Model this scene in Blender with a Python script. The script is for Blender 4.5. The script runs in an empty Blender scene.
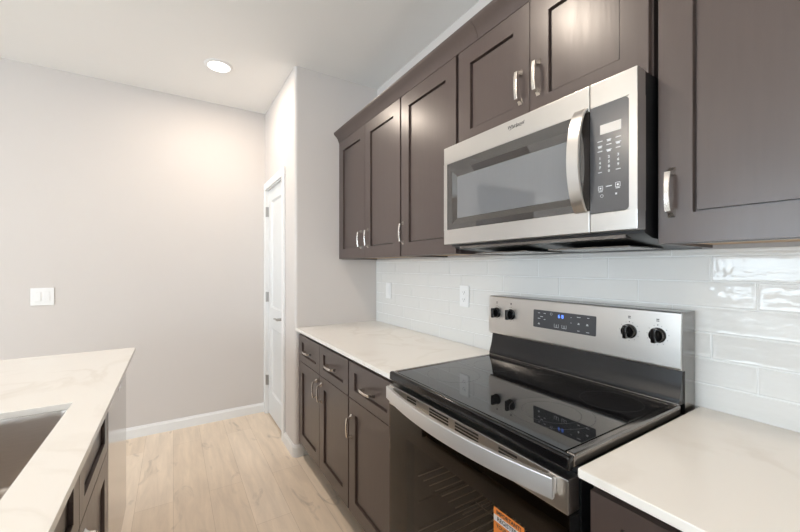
import bpy, bmesh, math, random
from mathutils import Vector, Matrix
random.seed(7)
S = bpy.context.scene
C = S.collection

# ------------------------------------------------------------------ camera
FPX = 361.3
TH = math.radians(32.087)
CAMH = 1.342
cd = bpy.data.cameras.new('camera')
cd.sensor_width = 36.0
cd.lens = FPX / 800 * 36.0
cd.shift_y = 1.0 / 800
cd.clip_start = 0.02
cam = bpy.data.objects.new('camera', cd)
cam.location = (0, 0, CAMH)
cam.rotation_euler = (math.pi / 2, 0, -TH)
C.objects.link(cam)
S.camera = cam

# ------------------------------------------------------------------ view, world, daylight
S.view_settings.view_transform = 'Standard'
S.view_settings.look = 'None'
S.view_settings.gamma = 1
S.view_settings.use_curve_mapping = False
S.view_settings.exposure = -0.37
w = bpy.data.worlds.new('sky')
S.world = w
w.use_nodes = True
bg = w.node_tree.nodes['Background']
bg.inputs[0].default_value = (0.80, 0.90, 1.0, 1)
bg.inputs[1].default_value = 16.0
LAMP_W = 13.0
LAMP_COL = (1.0, 0.86, 0.72)

# ------------------------------------------------------------------ materials
MATS = {}
def mat(name, col, rough=0.5, metal=0.0, spec=0.5, noise=0.0, nscale=20.0, nvec=(1, 1, 1), bump=0.0, bscale=60.0,
        bvec=(1, 1, 1), emit=None, estr=0.0, coat=0.0, rvar=0.0, ior=None):
    m = bpy.data.materials.new(name)
    m.use_nodes = True
    nt = m.node_tree; N = nt.nodes; L = nt.links
    b = N['Principled BSDF']
    b.inputs['Roughness'].default_value = rough
    b.inputs['Metallic'].default_value = metal
    b.inputs['Specular IOR Level'].default_value = spec
    b.inputs['Coat Weight'].default_value = coat
    if ior: b.inputs['IOR'].default_value = ior
    b.inputs['Coat Roughness'].default_value = 0.05
    geo = N.new('ShaderNodeNewGeometry')
    def noisetex(scale, vec, det=3):
        mp = N.new('ShaderNodeMapping'); mp.inputs['Scale'].default_value = vec
        L.new(geo.outputs['Position'], mp.inputs['Vector'])
        n = N.new('ShaderNodeTexNoise'); n.inputs['Scale'].default_value = scale; n.inputs['Detail'].default_value = det
        L.new(mp.outputs[0], n.inputs['Vector'])
        return n
    n = noisetex(nscale, nvec)
    r = N.new('ShaderNodeMapRange')
    r.inputs['To Min'].default_value = 1 - noise; r.inputs['To Max'].default_value = 1 + noise
    L.new(n.outputs['Fac'], r.inputs['Value'])
    mx = N.new('ShaderNodeVectorMath'); mx.operation = 'SCALE'
    mx.inputs[0].default_value = col[:3]
    L.new(r.outputs[0], mx.inputs['Scale'])
    L.new(mx.outputs[0], b.inputs['Base Color'])
    if bump:
        n2 = noisetex(bscale, bvec, 2)
        bp = N.new('ShaderNodeBump'); bp.inputs['Strength'].default_value = bump; bp.inputs['Distance'].default_value = 0.002
        L.new(n2.outputs['Fac'], bp.inputs['Height']); L.new(bp.outputs[0], b.inputs['Normal'])
    if rvar:
        n3 = noisetex(nscale * 0.7, nvec)
        r3 = N.new('ShaderNodeMapRange'); r3.inputs['To Min'].default_value = rough - rvar; r3.inputs['To Max'].default_value = rough + rvar
        L.new(n3.outputs['Fac'], r3.inputs['Value']); L.new(r3.outputs[0], b.inputs['Roughness'])
    if emit:
        b.inputs['Emission Color'].default_value = (*emit, 1); b.inputs['Emission Strength'].default_value = estr
    MATS[name] = m
    return m

def glassmat(name, tint, gloss_rough=0.01, ior=1.5):
    m = bpy.data.materials.new(name); m.use_nodes = True
    nt = m.node_tree; N = nt.nodes; L = nt.links
    N.remove(N['Principled BSDF'])
    out = N['Material Output']
    t = N.new('ShaderNodeBsdfTransparent'); t.inputs[0].default_value = (*tint, 1)
    g = N.new('ShaderNodeBsdfGlossy'); g.inputs['Roughness'].default_value = gloss_rough
    f = N.new('ShaderNodeFresnel'); f.inputs[0].default_value = ior
    mx = N.new('ShaderNodeMixShader')
    gb = N.new('ShaderNodeNewGeometry'); iv = N.new('ShaderNodeMath'); iv.operation = 'SUBTRACT'; iv.inputs[0].default_value = 1.0
    mf = N.new('ShaderNodeMath'); mf.operation = 'MULTIPLY'
    L.new(gb.outputs['Backfacing'], iv.inputs[1]); L.new(f.outputs[0], mf.inputs[0]); L.new(iv.outputs[0], mf.inputs[1])
    L.new(mf.outputs[0], mx.inputs[0]); L.new(t.outputs[0], mx.inputs[1]); L.new(g.outputs[0], mx.inputs[2])
    L.new(mx.outputs[0], out.inputs['Surface'])
    return m

WALLP = mat('greige wall paint', (0.625, 0.585, 0.56), 0.75, noise=0.015, nscale=3, bump=0.12, bscale=220)
CEILP = mat('white ceiling paint', (0.82, 0.81, 0.795), 0.85, noise=0.01, nscale=4, bump=0.15, bscale=160)
TRIMP = mat('white trim paint', (0.80, 0.80, 0.80), 0.4, noise=0.01)
DOORP = mat('white door paint', (0.72, 0.73, 0.735), 0.4, noise=0.01)
WOOD = mat('espresso stained wood', (0.074, 0.053, 0.047), 0.30, noise=0.10, nscale=9, ior=1.6, nvec=(8, 8, 0.7), bump=0.05, bscale=14, bvec=(10, 10, 0.8), rvar=0.04)
GAPD = mat('dark cabinet interior', (0.015, 0.012, 0.011), 0.7, noise=0.05)
MAPLE = mat('natural maple underside', (0.55, 0.37, 0.20), 0.5, noise=0.2, nscale=12, nvec=(6, 1, 6))
NICKEL = mat('brushed nickel', (0.72, 0.69, 0.65), 0.24, 1.0, noise=0.04, nscale=60)
STEEL = mat('brushed stainless steel', (0.65, 0.638, 0.62), 0.30, 1.0, noise=0.015, nscale=60, nvec=(20, 0.4, 20), rvar=0.008)
STEELH = mat('horizontally brushed steel', (0.80, 0.80, 0.80), 0.48, 1.0, noise=0.02, nscale=60, nvec=(20, 0.4, 20), rvar=0.01)
STEELV = mat('satin stainless steel', (0.52, 0.51, 0.50), 0.14, 1.0, noise=0.03, nscale=30, nvec=(20, 20, 0.6), rvar=0.04)
STEELD = mat('dark stainless trim', (0.25, 0.235, 0.222), 0.20, 1.0, noise=0.05, nscale=30)
BLACKG = mat('gloss black enamel', (0.004, 0.004, 0.0045), 0.12, noise=0.05)
RISER = mat('satin black enamel', (0.006, 0.006, 0.007), 0.24, noise=0.05)
BLACKM = mat('black plastic', (0.012, 0.012, 0.013), 0.35, noise=0.05)
CERAM = mat('black ceramic glass', (0.006, 0.006, 0.007), 0.025, noise=0.03, ior=1.75)
RINGM = mat('grey printed ring', (0.07, 0.07, 0.072), 0.2, noise=0.05)
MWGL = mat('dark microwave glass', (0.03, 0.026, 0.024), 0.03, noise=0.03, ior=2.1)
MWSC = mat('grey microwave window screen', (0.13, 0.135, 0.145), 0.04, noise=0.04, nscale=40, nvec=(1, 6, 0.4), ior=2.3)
PANELG = mat('charcoal panel glass', (0.06, 0.06, 0.065), 0.20, noise=0.03, ior=2.0)
DISPG = mat('charcoal display glass', (0.055, 0.056, 0.062), 0.28, noise=0.03)
LEGEND = mat('pale printed legend', (0.62, 0.63, 0.65), 0.5, noise=0.02)
INK = mat('dark printed ink', (0.03, 0.03, 0.035), 0.5, noise=0.02)
LCD = mat('pale display', (0.62, 0.58, 0.54), 0.35, noise=0.02)
BLUE = mat('blue digits', (0.05, 0.10, 0.5), 0.4, emit=(0.15, 0.32, 1.0), estr=2.0)
ENAMEL = mat('oven enamel', (0.09, 0.075, 0.065), 0.45, noise=0.3, nscale=160)
RACK = mat('oven rack wire', (0.90, 0.88, 0.84), 0.3, 0.3, noise=0.02)
CHROME = mat('chrome wire', (0.85, 0.84, 0.82), 0.14, 1.0, noise=0.02)
ORANGE = mat('orange paper', (0.85, 0.28, 0.055), 0.6, noise=0.05)
PAPER = mat('white paper', (0.75, 0.76, 0.80), 0.6, noise=0.02)
PLATE = mat('white plastic', (0.82, 0.82, 0.82), 0.35, noise=0.01)
SLOTM = mat('dark slot', (0.02, 0.02, 0.02), 0.6, noise=0.02)
SINKM = mat('dark sink steel', (0.50, 0.45, 0.41), 0.36, 0.9, noise=0.08, nscale=30, nvec=(1, 15, 15), rvar=0.05)
GROUT = mat('pale grout', (0.80, 0.80, 0.79), 0.8, noise=0.03, nscale=50)
TILE = mat('glossy white tile', (0.73, 0.72, 0.70), 0.06, spec=0.5, noise=0.02, nscale=9, bump=0.6, bscale=26, bvec=(1, 0.8, 1.6))
LENS = mat('lit lamp lens', (0.9, 0.9, 0.9), 0.4, emit=(1.0, 0.95, 0.88), estr=6.0)
OVENGL = glassmat('tinted oven glass', (0.62, 0.56, 0.50))
PANEGL = glassmat('window pane', (0.95, 0.97, 0.97))

def quartz():
    m = bpy.data.materials.new('white quartz with beige veins'); m.use_nodes = True
    nt = m.node_tree; N = nt.nodes; L = nt.links; b = N['Principled BSDF']
    b.inputs['Roughness'].default_value = 0.22
    g = N.new('ShaderNodeNewGeometry')
    n = N.new('ShaderNodeTexNoise'); n.inputs['Scale'].default_value = 1.6; n.inputs['Detail'].default_value = 5; n.inputs['Distortion'].default_value = 1.6
    L.new(g.outputs['Position'], n.inputs['Vector'])
    r = N.new('ShaderNodeValToRGB')
    e = r.color_ramp.elements
    base = (0.80, 0.775, 0.735, 1); vein = (0.735, 0.70, 0.65, 1)
    e[0].position = 0.46; e[0].color = base; e[1].position = 0.54; e[1].color = base
    x = e.new(0.495); x.color = vein
    L.new(n.outputs['Fac'], r.inputs['Fac'])
    n2 = N.new('ShaderNodeTexNoise'); n2.inputs['Scale'].default_value = 3; L.new(g.outputs['Position'], n2.inputs['Vector'])
    mx = N.new('ShaderNodeMix'); mx.data_type = 'RGBA'; mx.inputs[6].default_value = base
    mr = N.new('ShaderNodeMapRange'); mr.inputs['From Min'].default_value = 0.4; mr.inputs['From Max'].default_value = 0.65
    L.new(n2.outputs['Fac'], mr.inputs['Value']); L.new(mr.outputs[0], mx.inputs[0]); L.new(r.outputs[0], mx.inputs[7])
    L.new(mx.outputs[2], b.inputs['Base Color'])
    return m
QUARTZ = quartz()

def planks():
    m = bpy.data.materials.new('pale oak planks'); m.use_nodes = True
    nt = m.node_tree; N = nt.nodes; L = nt.links; b = N['Principled BSDF']
    b.inputs['Roughness'].default_value = 0.42
    g = N.new('ShaderNodeNewGeometry'); sp = N.new('ShaderNodeSeparateXYZ'); cb = N.new('ShaderNodeCombineXYZ')
    L.new(g.outputs['Position'], sp.inputs[0]); L.new(sp.outputs['Y'], cb.inputs['X']); L.new(sp.outputs['X'], cb.inputs['Y'])
    br = N.new('ShaderNodeTexBrick'); br.offset = 0.37
    br.inputs['Scale'].default_value = 1; br.inputs['Brick Width'].default_value = 1.22; br.inputs['Row Height'].default_value = 0.182
    br.inputs['Mortar Size'].default_value = 0.0012; br.inputs['Mortar Smooth'].default_value = 0.3
    br.inputs['Color1'].default_value = (0.80, 0.665, 0.525, 1); br.inputs['Color2'].default_value = (0.86, 0.73, 0.595, 1)
    br.inputs['Mortar'].default_value = (0.62, 0.50, 0.38, 1)
    L.new(cb.outputs[0], br.inputs['Vector'])
    mp = N.new('ShaderNodeMapping'); mp.inputs['Scale'].default_value = (9, 1.1, 1); L.new(g.outputs['Position'], mp.inputs[0])
    n = N.new('ShaderNodeTexNoise'); n.inputs['Scale'].default_value = 2.2; n.inputs['Detail'].default_value = 7; n.inputs['Roughness'].default_value = 0.62; n.inputs['Distortion'].default_value = 0.5
    L.new(mp.outputs[0], n.inputs['Vector'])
    r = N.new('ShaderNodeMapRange'); r.inputs['From Min'].default_value = 0.3; r.inputs['From Max'].default_value = 0.72; r.inputs['To Min'].default_value = 1.07; r.inputs['To Max'].default_value = 0.86
    L.new(n.outputs['Fac'], r.inputs['Value'])
    mp2 = N.new('ShaderNodeMapping'); mp2.inputs['Scale'].default_value = (6, 2.2, 1); L.new(g.outputs['Position'], mp2.inputs[0])
    k = N.new('ShaderNodeTexNoise'); k.inputs['Scale'].default_value = 1.5; k.inputs['Detail'].default_value = 4; k.inputs['Distortion'].default_value = 1.2; L.new(mp2.outputs[0], k.inputs['Vector'])
    kr = N.new('ShaderNodeMapRange'); kr.inputs['From Min'].default_value = 0.60; kr.inputs['From Max'].default_value = 0.74; kr.inputs['To Min'].default_value = 1.0; kr.inputs['To Max'].default_value = 0.72
    L.new(k.outputs['Fac'], kr.inputs['Value'])
    mu = N.new('ShaderNodeMath'); mu.operation = 'MULTIPLY'; L.new(r.outputs[0], mu.inputs[0]); L.new(kr.outputs[0], mu.inputs[1])
    v = N.new('ShaderNodeVectorMath'); v.operation = 'SCALE'; L.new(br.outputs['Color'], v.inputs[0]); L.new(mu.outputs[0], v.inputs['Scale'])
    L.new(v.outputs[0], b.inputs['Base Color'])
    return m
PLANKS = planks()

# ------------------------------------------------------------------ mesh helpers
class MB:
    """collects shapes, then links them as ONE mesh object"""
    def __init__(self): self.bm = bmesh.new()
    def box(self, x0, x1, y0, y1, z0, z1, bev=0.0, seg=2):
        x0, x1 = sorted((x0, x1)); y0, y1 = sorted((y0, y1)); z0, z1 = sorted((z0, z1))
        r = bmesh.ops.create_cube(self.bm, size=1.0)
        for v in r['verts']:
            v.co = Vector(((x0 + x1) / 2 + v.co.x * (x1 - x0), (y0 + y1) / 2 + v.co.y * (y1 - y0), (z0 + z1) / 2 + v.co.z * (z1 - z0)))
        if bev:
            es = list({e for v in r['verts'] for e in v.link_edges})
            bmesh.ops.bevel(self.bm, geom=es, offset=bev, segments=seg, affect='EDGES', profile=0.5)
        return self
    def loft(self, rings, closed=True, caps=True):
        bm = self.bm
        R = [[bm.verts.new(p) for p in ring] for ring in rings]
        n = len(rings[0])
        for a, b in zip(R, R[1:]):
            for i in range(n if closed else n - 1):
                j = (i + 1) % n
                try: bm.faces.new((a[i], a[j], b[j], b[i]))
                except ValueError: pass
        if caps and closed:
            bm.faces.new(R[0][::-1]); bm.faces.new(R[-1])
        return self
    def prism_y(self, prof, y0, y1):
        return self.loft([[(x, y0, z) for x, z in prof], [(x, y1, z) for x, z in prof]])
    def prism_x(self, prof, x0, x1):
        return self.loft([[(x0, y, z) for y, z in prof], [(x1, y, z) for y, z in prof]])
    def prism_z(self, prof, z0, z1):
        return self.loft([[(x, y, z0) for x, y in prof], [(x, y, z1) for x, y in prof]])
    def cyl(self, p0, p1, r0, r1=None, n=24):
        p0 = Vector(p0); p1 = Vector(p1); r1 = r0 if r1 is None else r1
        d = (p1 - p0).normalized(); a = d.orthogonal().normalized(); b = d.cross(a)
        rg = []
        for p, r in ((p0, r0), (p1, r1)):
            rg.append([p + a * r * math.cos(t) + b * r * math.sin(t) for t in [2 * math.pi * i / n for i in range(n)]])
        return self.loft(rg)
    def lathe(self, origin, axis, prof, n=32):
        o = Vector(origin); d = Vector(axis).normalized(); a = d.orthogonal().normalized(); b = d.cross(a)
        rg = [[o + d * h + a * r * math.cos(t) + b * r * math.sin(t) for t in [2 * math.pi * i / n for i in range(n)]] for r, h in prof]
        return self.loft(rg)
    def tube(self, pts, r, n=8):
        pts = [Vector(p) for p in pts]; rg = []
        a = None
        for i, p in enumerate(pts):
            d = (pts[min(i + 1, len(pts) - 1)] - pts[max(i - 1, 0)]).normalized()
            a = d.orthogonal().normalized() if a is None else (a - d * a.dot(d)).normalized()
            b = d.cross(a)
            rg.append([p + a * r * math.cos(t) + b * r * math.sin(t) for t in [2 * math.pi * k / n for k in range(n)]])
        return self.loft(rg)
    def ring(self, c, r, wd, z0, z1, n=64):
        cx, cy = c
        rg = []
        for i in range(n + 1):
            t = 2 * math.pi * i / n; q = []
            for rr, z in ((r, z0), (r + wd, z0), (r + wd, z1), (r, z1)):
                q.append((cx + rr * math.cos(t), cy + rr * math.sin(t), z))
            rg.append(q)
        return self.loft(rg, caps=False)
    def build(self, name, m, parent=None, root=None, angle=40):
        bm = self.bm
        bmesh.ops.remove_doubles(bm, verts=bm.verts, dist=1e-6)
        bmesh.ops.recalc_face_normals(bm, faces=bm.faces)
        off = Vector((0, 0, 0)); q = parent
        while q is not None: off += q.location; q = q.parent
        if parent is None and len(bm.verts):
            lo = [min(v.co[i] for v in bm.verts) for i in range(3)]; hi = [max(v.co[i] for v in bm.verts) for i in range(3)]
            off = Vector(((lo[0] + hi[0]) / 2, (lo[1] + hi[1]) / 2, lo[2]))
        for v in bm.verts: v.co -= off
        me = bpy.data.meshes.new(name); bm.to_mesh(me); bm.free()
        for p in me.polygons: p.use_smooth = True
        me.set_sharp_from_angle(angle=math.radians(angle))
        me.materials.append(m)
        o = bpy.data.objects.new(name, me); C.objects.link(o)
        wn = o.modifiers.new('weighted_normals', 'WEIGHTED_NORMAL'); wn.keep_sharp = True; wn.weight = 100
        if parent is None: o.location = off
        else: o.parent = parent
        return o

def thing(name, label, cat, loc, group=None):
    o = bpy.data.objects.new(name, None); o.empty_display_size = 0.05
    C.objects.link(o); o.location = loc
    o['label'] = label; o['category'] = cat
    if group: o['group'] = group
    return o
def tag(o, label, cat, group=None):
    o['label'] = label; o['category'] = cat
    if group: o['group'] = group
    return o
def struct(o, label=None, cat=None):
    o['kind'] = 'structure'
    if label: o['label'] = label
    if cat: o['category'] = cat
    return o
def sempty(name, loc, label, cat):
    o = bpy.data.objects.new(name, None); o.empty_display_size = 0.05; C.objects.link(o); o.location = loc
    return struct(o, label, cat)

def textmesh(mb, s, size, origin, bold=0.0, shear=0.0, axes=((0, -1, 0), (0, 0, 1), (-1, 0, 0)), align='CENTER', depth=0.0002):
    """lettering as geometry; by default it reads from the -x side"""
    cu = bpy.data.curves.new('lettering', 'FONT'); cu.body = s; cu.size = size; cu.shear = shear
    cu.align_x = align; cu.align_y = 'CENTER'; cu.extrude = depth; cu.offset = bold
    cu.resolution_u = 3
    ob = bpy.data.objects.new('lettering', cu); C.objects.link(ob)
    bpy.context.view_layer.update()
    me = bpy.data.meshes.new_from_object(ob.evaluated_get(bpy.context.evaluated_depsgraph_get()))
    M = Matrix.Identity(4)
    for i in range(3):
        for k in range(3): M[k][i] = axes[i][k]
        M[i][3] = origin[i]
    me.transform(M)
    mb.bm.from_mesh(me)
    bpy.data.objects.remove(ob); bpy.data.curves.remove(cu); bpy.data.meshes.remove(me)
    return mb

# ------------------------------------------------------------------ dimensions
HC = 2.765                        # ceiling
XR = 1.384                        # right wall plane
XT = 1.374                        # tile face
YN = 2.553                        # niche wall (side of the pantry block)
YB = 3.521                        # back wall
XP = 0.725                        # pantry door wall
XL, YF = -5.0, -4.5               # far left wall and wall behind the camera

# ------------------------------------------------------------------ room shell
struct(MB().box(XL - 0.1, XR + 0.1, YF - 0.1, 5.6, -0.1, 0).build('floor', PLANKS))
struct(MB().box(XL - 0.1, XR + 0.1, YF - 0.1, 5.6, HC, HC + 0.1).build('ceiling', CEILP))

def wall_y(mb, x0, x1, a0, a1, ops):      # wall running along y, pierced by openings (y0,y1,z0,z1)
    ys = sorted({a0, a1, *[o[0] for o in ops], *[o[1] for o in ops]})
    for p, q in zip(ys, ys[1:]):
        o = [k for k in ops if k[0] <= p and k[1] >= q]
        if o:
            if o[0][2] > 0: mb.box(x0, x1, p, q, 0, o[0][2])
            if o[0][3] < HC: mb.box(x0, x1, p, q, o[0][3], HC)
        else: mb.box(x0, x1, p, q, 0, HC)
    return mb
def wall_x(mb, y0, y1, a0, a1, ops):
    xs = sorted({a0, a1, *[o[0] for o in ops], *[o[1] for o in ops]})
    for p, q in zip(xs, xs[1:]):
        o = [k for k in ops if k[0] <= p and k[1] >= q]
        if o:
            if o[0][2] > 0: mb.box(p, q, y0, y1, 0, o[0][2])
            if o[0][3] < HC: mb.box(p, q, y0, y1, o[0][3], HC)
        else: mb.box(p, q, y0, y1, 0, HC)
    return mb

struct(MB().box(XR, XR + 0.1, YF, YB + 0.1, 0, HC).build('wall_right', WALLP))
HALL = (-2.62, -1.45, 0, 2.48)
struct(wall_x(MB(), YB, YB + 0.1, XL, XR, [HALL]).build('wall_back', WALLP))
WL = [(0.45, 2.30, 0.80, 2.25), (-2.30, -0.05, 0.04, 2.25)]
struct(wall_y(MB(), XL - 0.1, XL, YF, YB + 0.1, WL).build('wall_left', WALLP))
WR = [(-4.2, -2.6, 0.80, 2.25)]  # unseen window opening, added and sized to tune the room light
struct(wall_x(MB(), YF - 0.1, YF, XL, XR, WR).build('wall_rear', WALLP))
# dim hall beyond the opening in the back wall
hm = MB(); hm.box(-2.82, -2.72, YB + 0.1, 5.6, 0, HC); hm.box(-1.35, -1.25, YB + 0.1, 5.6, 0, HC)
wall_x(hm, 5.5, 5.6, -2.72, -1.35, [(-2.2, -1.75, 0.9, 2.0)])
struct(hm.build('wall_hall', WALLP))

# pantry block with rounded drywall corner and a door opening
DO = (2.862, 3.462, 0.0, 2.052)
R = 0.022
pb = MB()
arc = [(XP + R - R * math.cos(t), YN + R - R * math.sin(t)) for t in [math.pi / 2 * i / 8 for i in range(9)]]
prof = arc + [(XR, YN), (XR, YN + 0.115), (XP + 0.115, YN + 0.115), (XP + 0.115, DO[0]), (XP, DO[0])]
pb.prism_z(prof, 0, HC)
pb.box(XP, XP + 0.115, DO[1], YB, 0, HC)
pb.box(XP, XP + 0.115, DO[0], DO[1], DO[3], HC)
struct(pb.build('wall_pantry', WALLP, angle=25))

def baseboard(name, mb): return struct(mb.build(name, TRIMP, angle=25))
b = MB(); b.prism_x([(YB, 0), (YB - 0.014, 0), (YB - 0.014, 0.066), (YB - 0.009, 0.074), (YB - 0.007, 0.084), (YB, 0.084)], -1.40, XP)
baseboard('baseboard_back', b)
b = MB(); b.prism_x([(YB, 0), (YB - 0.014, 0), (YB - 0.014, 0.066), (YB - 0.009, 0.074), (YB - 0.007, 0.084), (YB, 0.084)], XL, -2.66)
baseboard('baseboard_back_left', b)
b = MB()
def off(d, z): 
    a = [(XP + R - (R + d) * math.cos(t), YN + R - (R + d) * math.sin(t)) for t in [math.pi / 2 * i / 8 for i in range(9)]]
    return [(XP - d, 2.802)] + a + [(0.85, YN - d)]
inner = off(0, 0)
rg = []
secs = [(0.0, 0.0), (0.014, 0.0), (0.014, 0.066), (0.009, 0.074), (0.007, 0.084), (0.0, 0.084)]
cols = [off(d, 0) for d, z in secs]
for i in range(len(inner)):
    rg.append([(cols[k][i][0], cols[k][i][1], secs[k][1]) for k in range(len(secs))])
b.loft(rg); baseboard('baseboard_pantry', b)

# pantry door in its casing
d1 = sempty('door_1', (XP, 3.16, 0), 'white two-panel pantry door beside the back wall', 'door')
cs = MB()
cw = 0.057
for (y0, y1) in ((DO[0] - cw, DO[0] + 0.004), (DO[1] - 0.004, DO[1] + cw)):
    cs.box(XP - 0.016, XP, y0, y1, 0, DO[3] - 0.0045, 0.004)
cs.box(XP - 0.016, XP, DO[0] - cw, DO[1] + cw, DO[3] - 0.004, DO[3] + cw, 0.004)
cs.box(XP + 0.0002, XP + 0.115, DO[0] + 0.0002, DO[0] + 0.012, 0, DO[3]); cs.box(XP + 0.0002, XP + 0.115, DO[1] - 0.012, DO[1] - 0.0002, 0, DO[3])
cs.box(XP + 0.0002, XP + 0.115, DO[0] + 0.012, DO[1] - 0.012, DO[3] - 0.012, DO[3] - 0.0002)
cs.build('door_casing', TRIMP, d1)

def raised_slab(mb, xf, t, y0, y1, z0, z1, stile, panels, dirn=-1, depth=0.008, slope=0.014, groove=0.0):
    """door slab whose front face (at xf, facing dirn*x) carries sunk panels (y0,y1,z0,z1)"""
    xb = xf - dirn * t
    ys = sorted({y0, y1, *[p[0] for p in panels], *[p[1] for p in panels]})
    zs = sorted({z0, z1, *[p[2] for p in panels], *[p[3] for p in panels]})
    bm = mb.bm
    V = {}
    def v(x, y, z):
        k = (round(x, 6), round(y, 6), round(z, 6))
        if k not in V: V[k] = bm.verts.new((x, y, z))
        return V[k]
    for ya, yb in zip(ys, ys[1:]):
        for za, zb in zip(zs, zs[1:]):
            inp = [p for p in panels if p[0] <= ya and p[1] >= yb and p[2] <= za and p[3] >= zb]
            if not inp: bm.faces.new((v(xf, ya, za), v(xf, yb, za), v(xf, yb, zb), v(xf, ya, zb)))
            bm.faces.new((v(xb, ya, za), v(xb, ya, zb), v(xb, yb, zb), v(xb, yb, za)))
    for p in panels:
        xi = xf - dirn * depth
        # walls of the recess follow the grid breakpoints so that edges are shared
        py = [y for y in ys if p[0] <= y <= p[1]]; pz = [z for z in zs if p[2] <= z <= p[3]]
        loop = [(y, p[2]) for y in py[:-1]] + [(p[1], z) for z in pz[:-1]] + [(y, p[3]) for y in py[:0:-1]] + [(p[0], z) for z in pz[:0:-1]]
        cy = (p[0] + p[1]) / 2; cz = (p[2] + p[3]) / 2
        def inn(q):
            return (min(max(q[0], p[0] + slope), p[1] - slope), min(max(q[1], p[2] + slope), p[3] - slope))
        if groove:
            base_inn = inn
            def shr(d): return lambda q: (min(max(q[0], p[0] + d), p[1] - d), min(max(q[1], p[2] + d), p[3] - d))
            xg = xf - dirn * (depth + 0.0088)
            chain = [[v(xf, *q) for q in loop], [v(xg, *shr(0.0004)(q)) for q in loop], [v(xg, *shr(groove)(q)) for q in loop]]
            for A, B in zip(chain, chain[1:]):
                for i in range(len(loop)):
                    j = (i + 1) % len(loop)
                    try: bm.faces.new((A[i], A[j], B[j], B[i]))
                    except ValueError: pass
            O = chain[-1]; I = [v(xi, *shr(groove + 0.0006)(q)) for q in loop]
        else:
            O = [v(xf, *q) for q in loop]; I = [v(xi, *inn(q)) for q in loop]
        for i in range(len(loop)):
            j = (i + 1) % len(loop)
            try: bm.faces.new((O[i], O[j], I[j], I[i]))
            except ValueError: pass
        bm.faces.new(I)
    for (ya, yb) in zip(ys, ys[1:]):
        for z in (z0, z1): bm.faces.new((v(xf, ya, z), v(xf, yb, z), v(xb, yb, z), v(xb, ya, z)))
    for (za, zb) in zip(zs, zs[1:]):
        for y in (y0, y1): bm.faces.new((v(xf, y, za), v(xf, y, zb), v(xb, y, zb), v(xb, y, za)))
    return mb

sl = MB()
sy0, sy1 = DO[0] + 0.014, DO[1] - 0.014
raised_slab(sl, XP + 0.014, 0.035, sy0, sy1, 0.016, DO[3] - 0.015, 0.1,
            [(sy0 + 0.11, sy1 - 0.11, 0.22, 0.80), (sy0 + 0.11, sy1 - 0.11, 0.98, 1.93)], -1, 0.011, 0.014)
slab = sl.build('door_slab', DOORP, d1, angle=20)
hm = MB()
hx, hy, hz = XP + 0.014, 2.926, 0.925
hm.lathe((hx, hy, hz), (-1, 0, 0), [(0.0315, 0), (0.0315, 0.005), (0.026, 0.009), (0.0, 0.0095)])
hm.cyl((hx - 0.005, hy, hz), (hx - 0.05, hy, hz), 0.011, 0.010)
hm.tube([(hx - 0.05, hy - 0.01, hz), (hx - 0.052, hy + 0.03, hz + 0.002), (hx - 0.05, hy + 0.07, hz), (hx - 0.046, hy + 0.105, hz - 0.004)], 0.0085)
hm.build('door_handle', mat('satin nickel', (0.42, 0.41, 0.40), 0.3, 1.0), slab)
for z in (0.31, 1.07, 1.845):
    h = MB(); h.cyl((XP - 0.004, DO[1] - 0.008, z - 0.045), (XP - 0.004, DO[1] - 0.008, z + 0.045), 0.0065, n=12)
    h.box(XP + 0.0, XP + 0.0138, DO[1] - 0.024, DO[1] - 0.012, z - 0.044, z + 0.044)
    h.build('hinge', MATS['satin nickel'], d1)

# windows of the open living area (left of camera; rear one added for light)
def window(n, axis, fixed, a0, a1, z0, z1, mull, label):
    ctr = (fixed, (a0 + a1) / 2, z0) if axis == 'y' else ((a0 + a1) / 2, fixed, z0)
    e = sempty(f'window_{n}', ctr, label, 'window')
    f = MB(); fw = 0.045
    def bx(p0, p1, q0, q1):
        if axis == 'y': f.box(fixed - 0.06, fixed - 0.02, p0, p1, q0, q1, 0.003)
        else: f.box(p0, p1, fixed - 0.06, fixed - 0.02, q0, q1, 0.003)
    bx(a0, a0 + fw, z0, z1); bx(a1 - fw, a1, z0, z1); bx(a0 + fw, a1 - fw, z0, z0 + fw); bx(a0 + fw, a1 - fw, z1 - fw, z1)
    for k in range(1, mull):
        p = a0 + (a1 - a0) * k / mull; bx(p - fw / 2, p + fw / 2, z0 + fw, z1 - fw)
    f.build('window_frame', TRIMP, e)
    g = MB()
    if axis == 'y': g.box(fixed - 0.043, fixed - 0.037, a0 + fw / 2, a1 - fw / 2, z0 + fw / 2, z1 - fw / 2)
    else: g.box(a0 + fw / 2, a1 - fw / 2, fixed - 0.043, fixed - 0.037, z0 + fw / 2, z1 - fw / 2)
    g.build('window_pane', PANEGL, e)
    # daylight portal in the opening
    ld = bpy.data.lights.new('daylight_portal', 'AREA'); ld.shape = 'RECTANGLE'; ld.cycles.is_portal = True
    ld.size = a1 - a0; ld.size_y = z1 - z0
    lo = bpy.data.objects.new('daylight_portal', ld); C.objects.link(lo)
    if axis == 'y':
        lo.location = (fixed + 0.01, (a0 + a1) / 2, (z0 + z1) / 2); lo.rotation_euler = (math.pi / 2, 0, -math.pi / 2)
    else:
        lo.location = ((a0 + a1) / 2, fixed + 0.01, (z0 + z1) / 2); lo.rotation_euler = (math.pi / 2, 0, 0)
        lo.rotation_euler = (math.pi / 2, 0, math.pi)
    return e
window(1, 'y', XL, *WL[0], 2, 'two-pane window in the far left wall, nearer the back wall')
window(2, 'y', XL, *WL[1], 2, 'tall sliding glass door in the far left wall')
window(3, 'x', YF, *WR[0], 2, 'unseen two-pane window added in the wall behind the camera for light')

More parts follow.
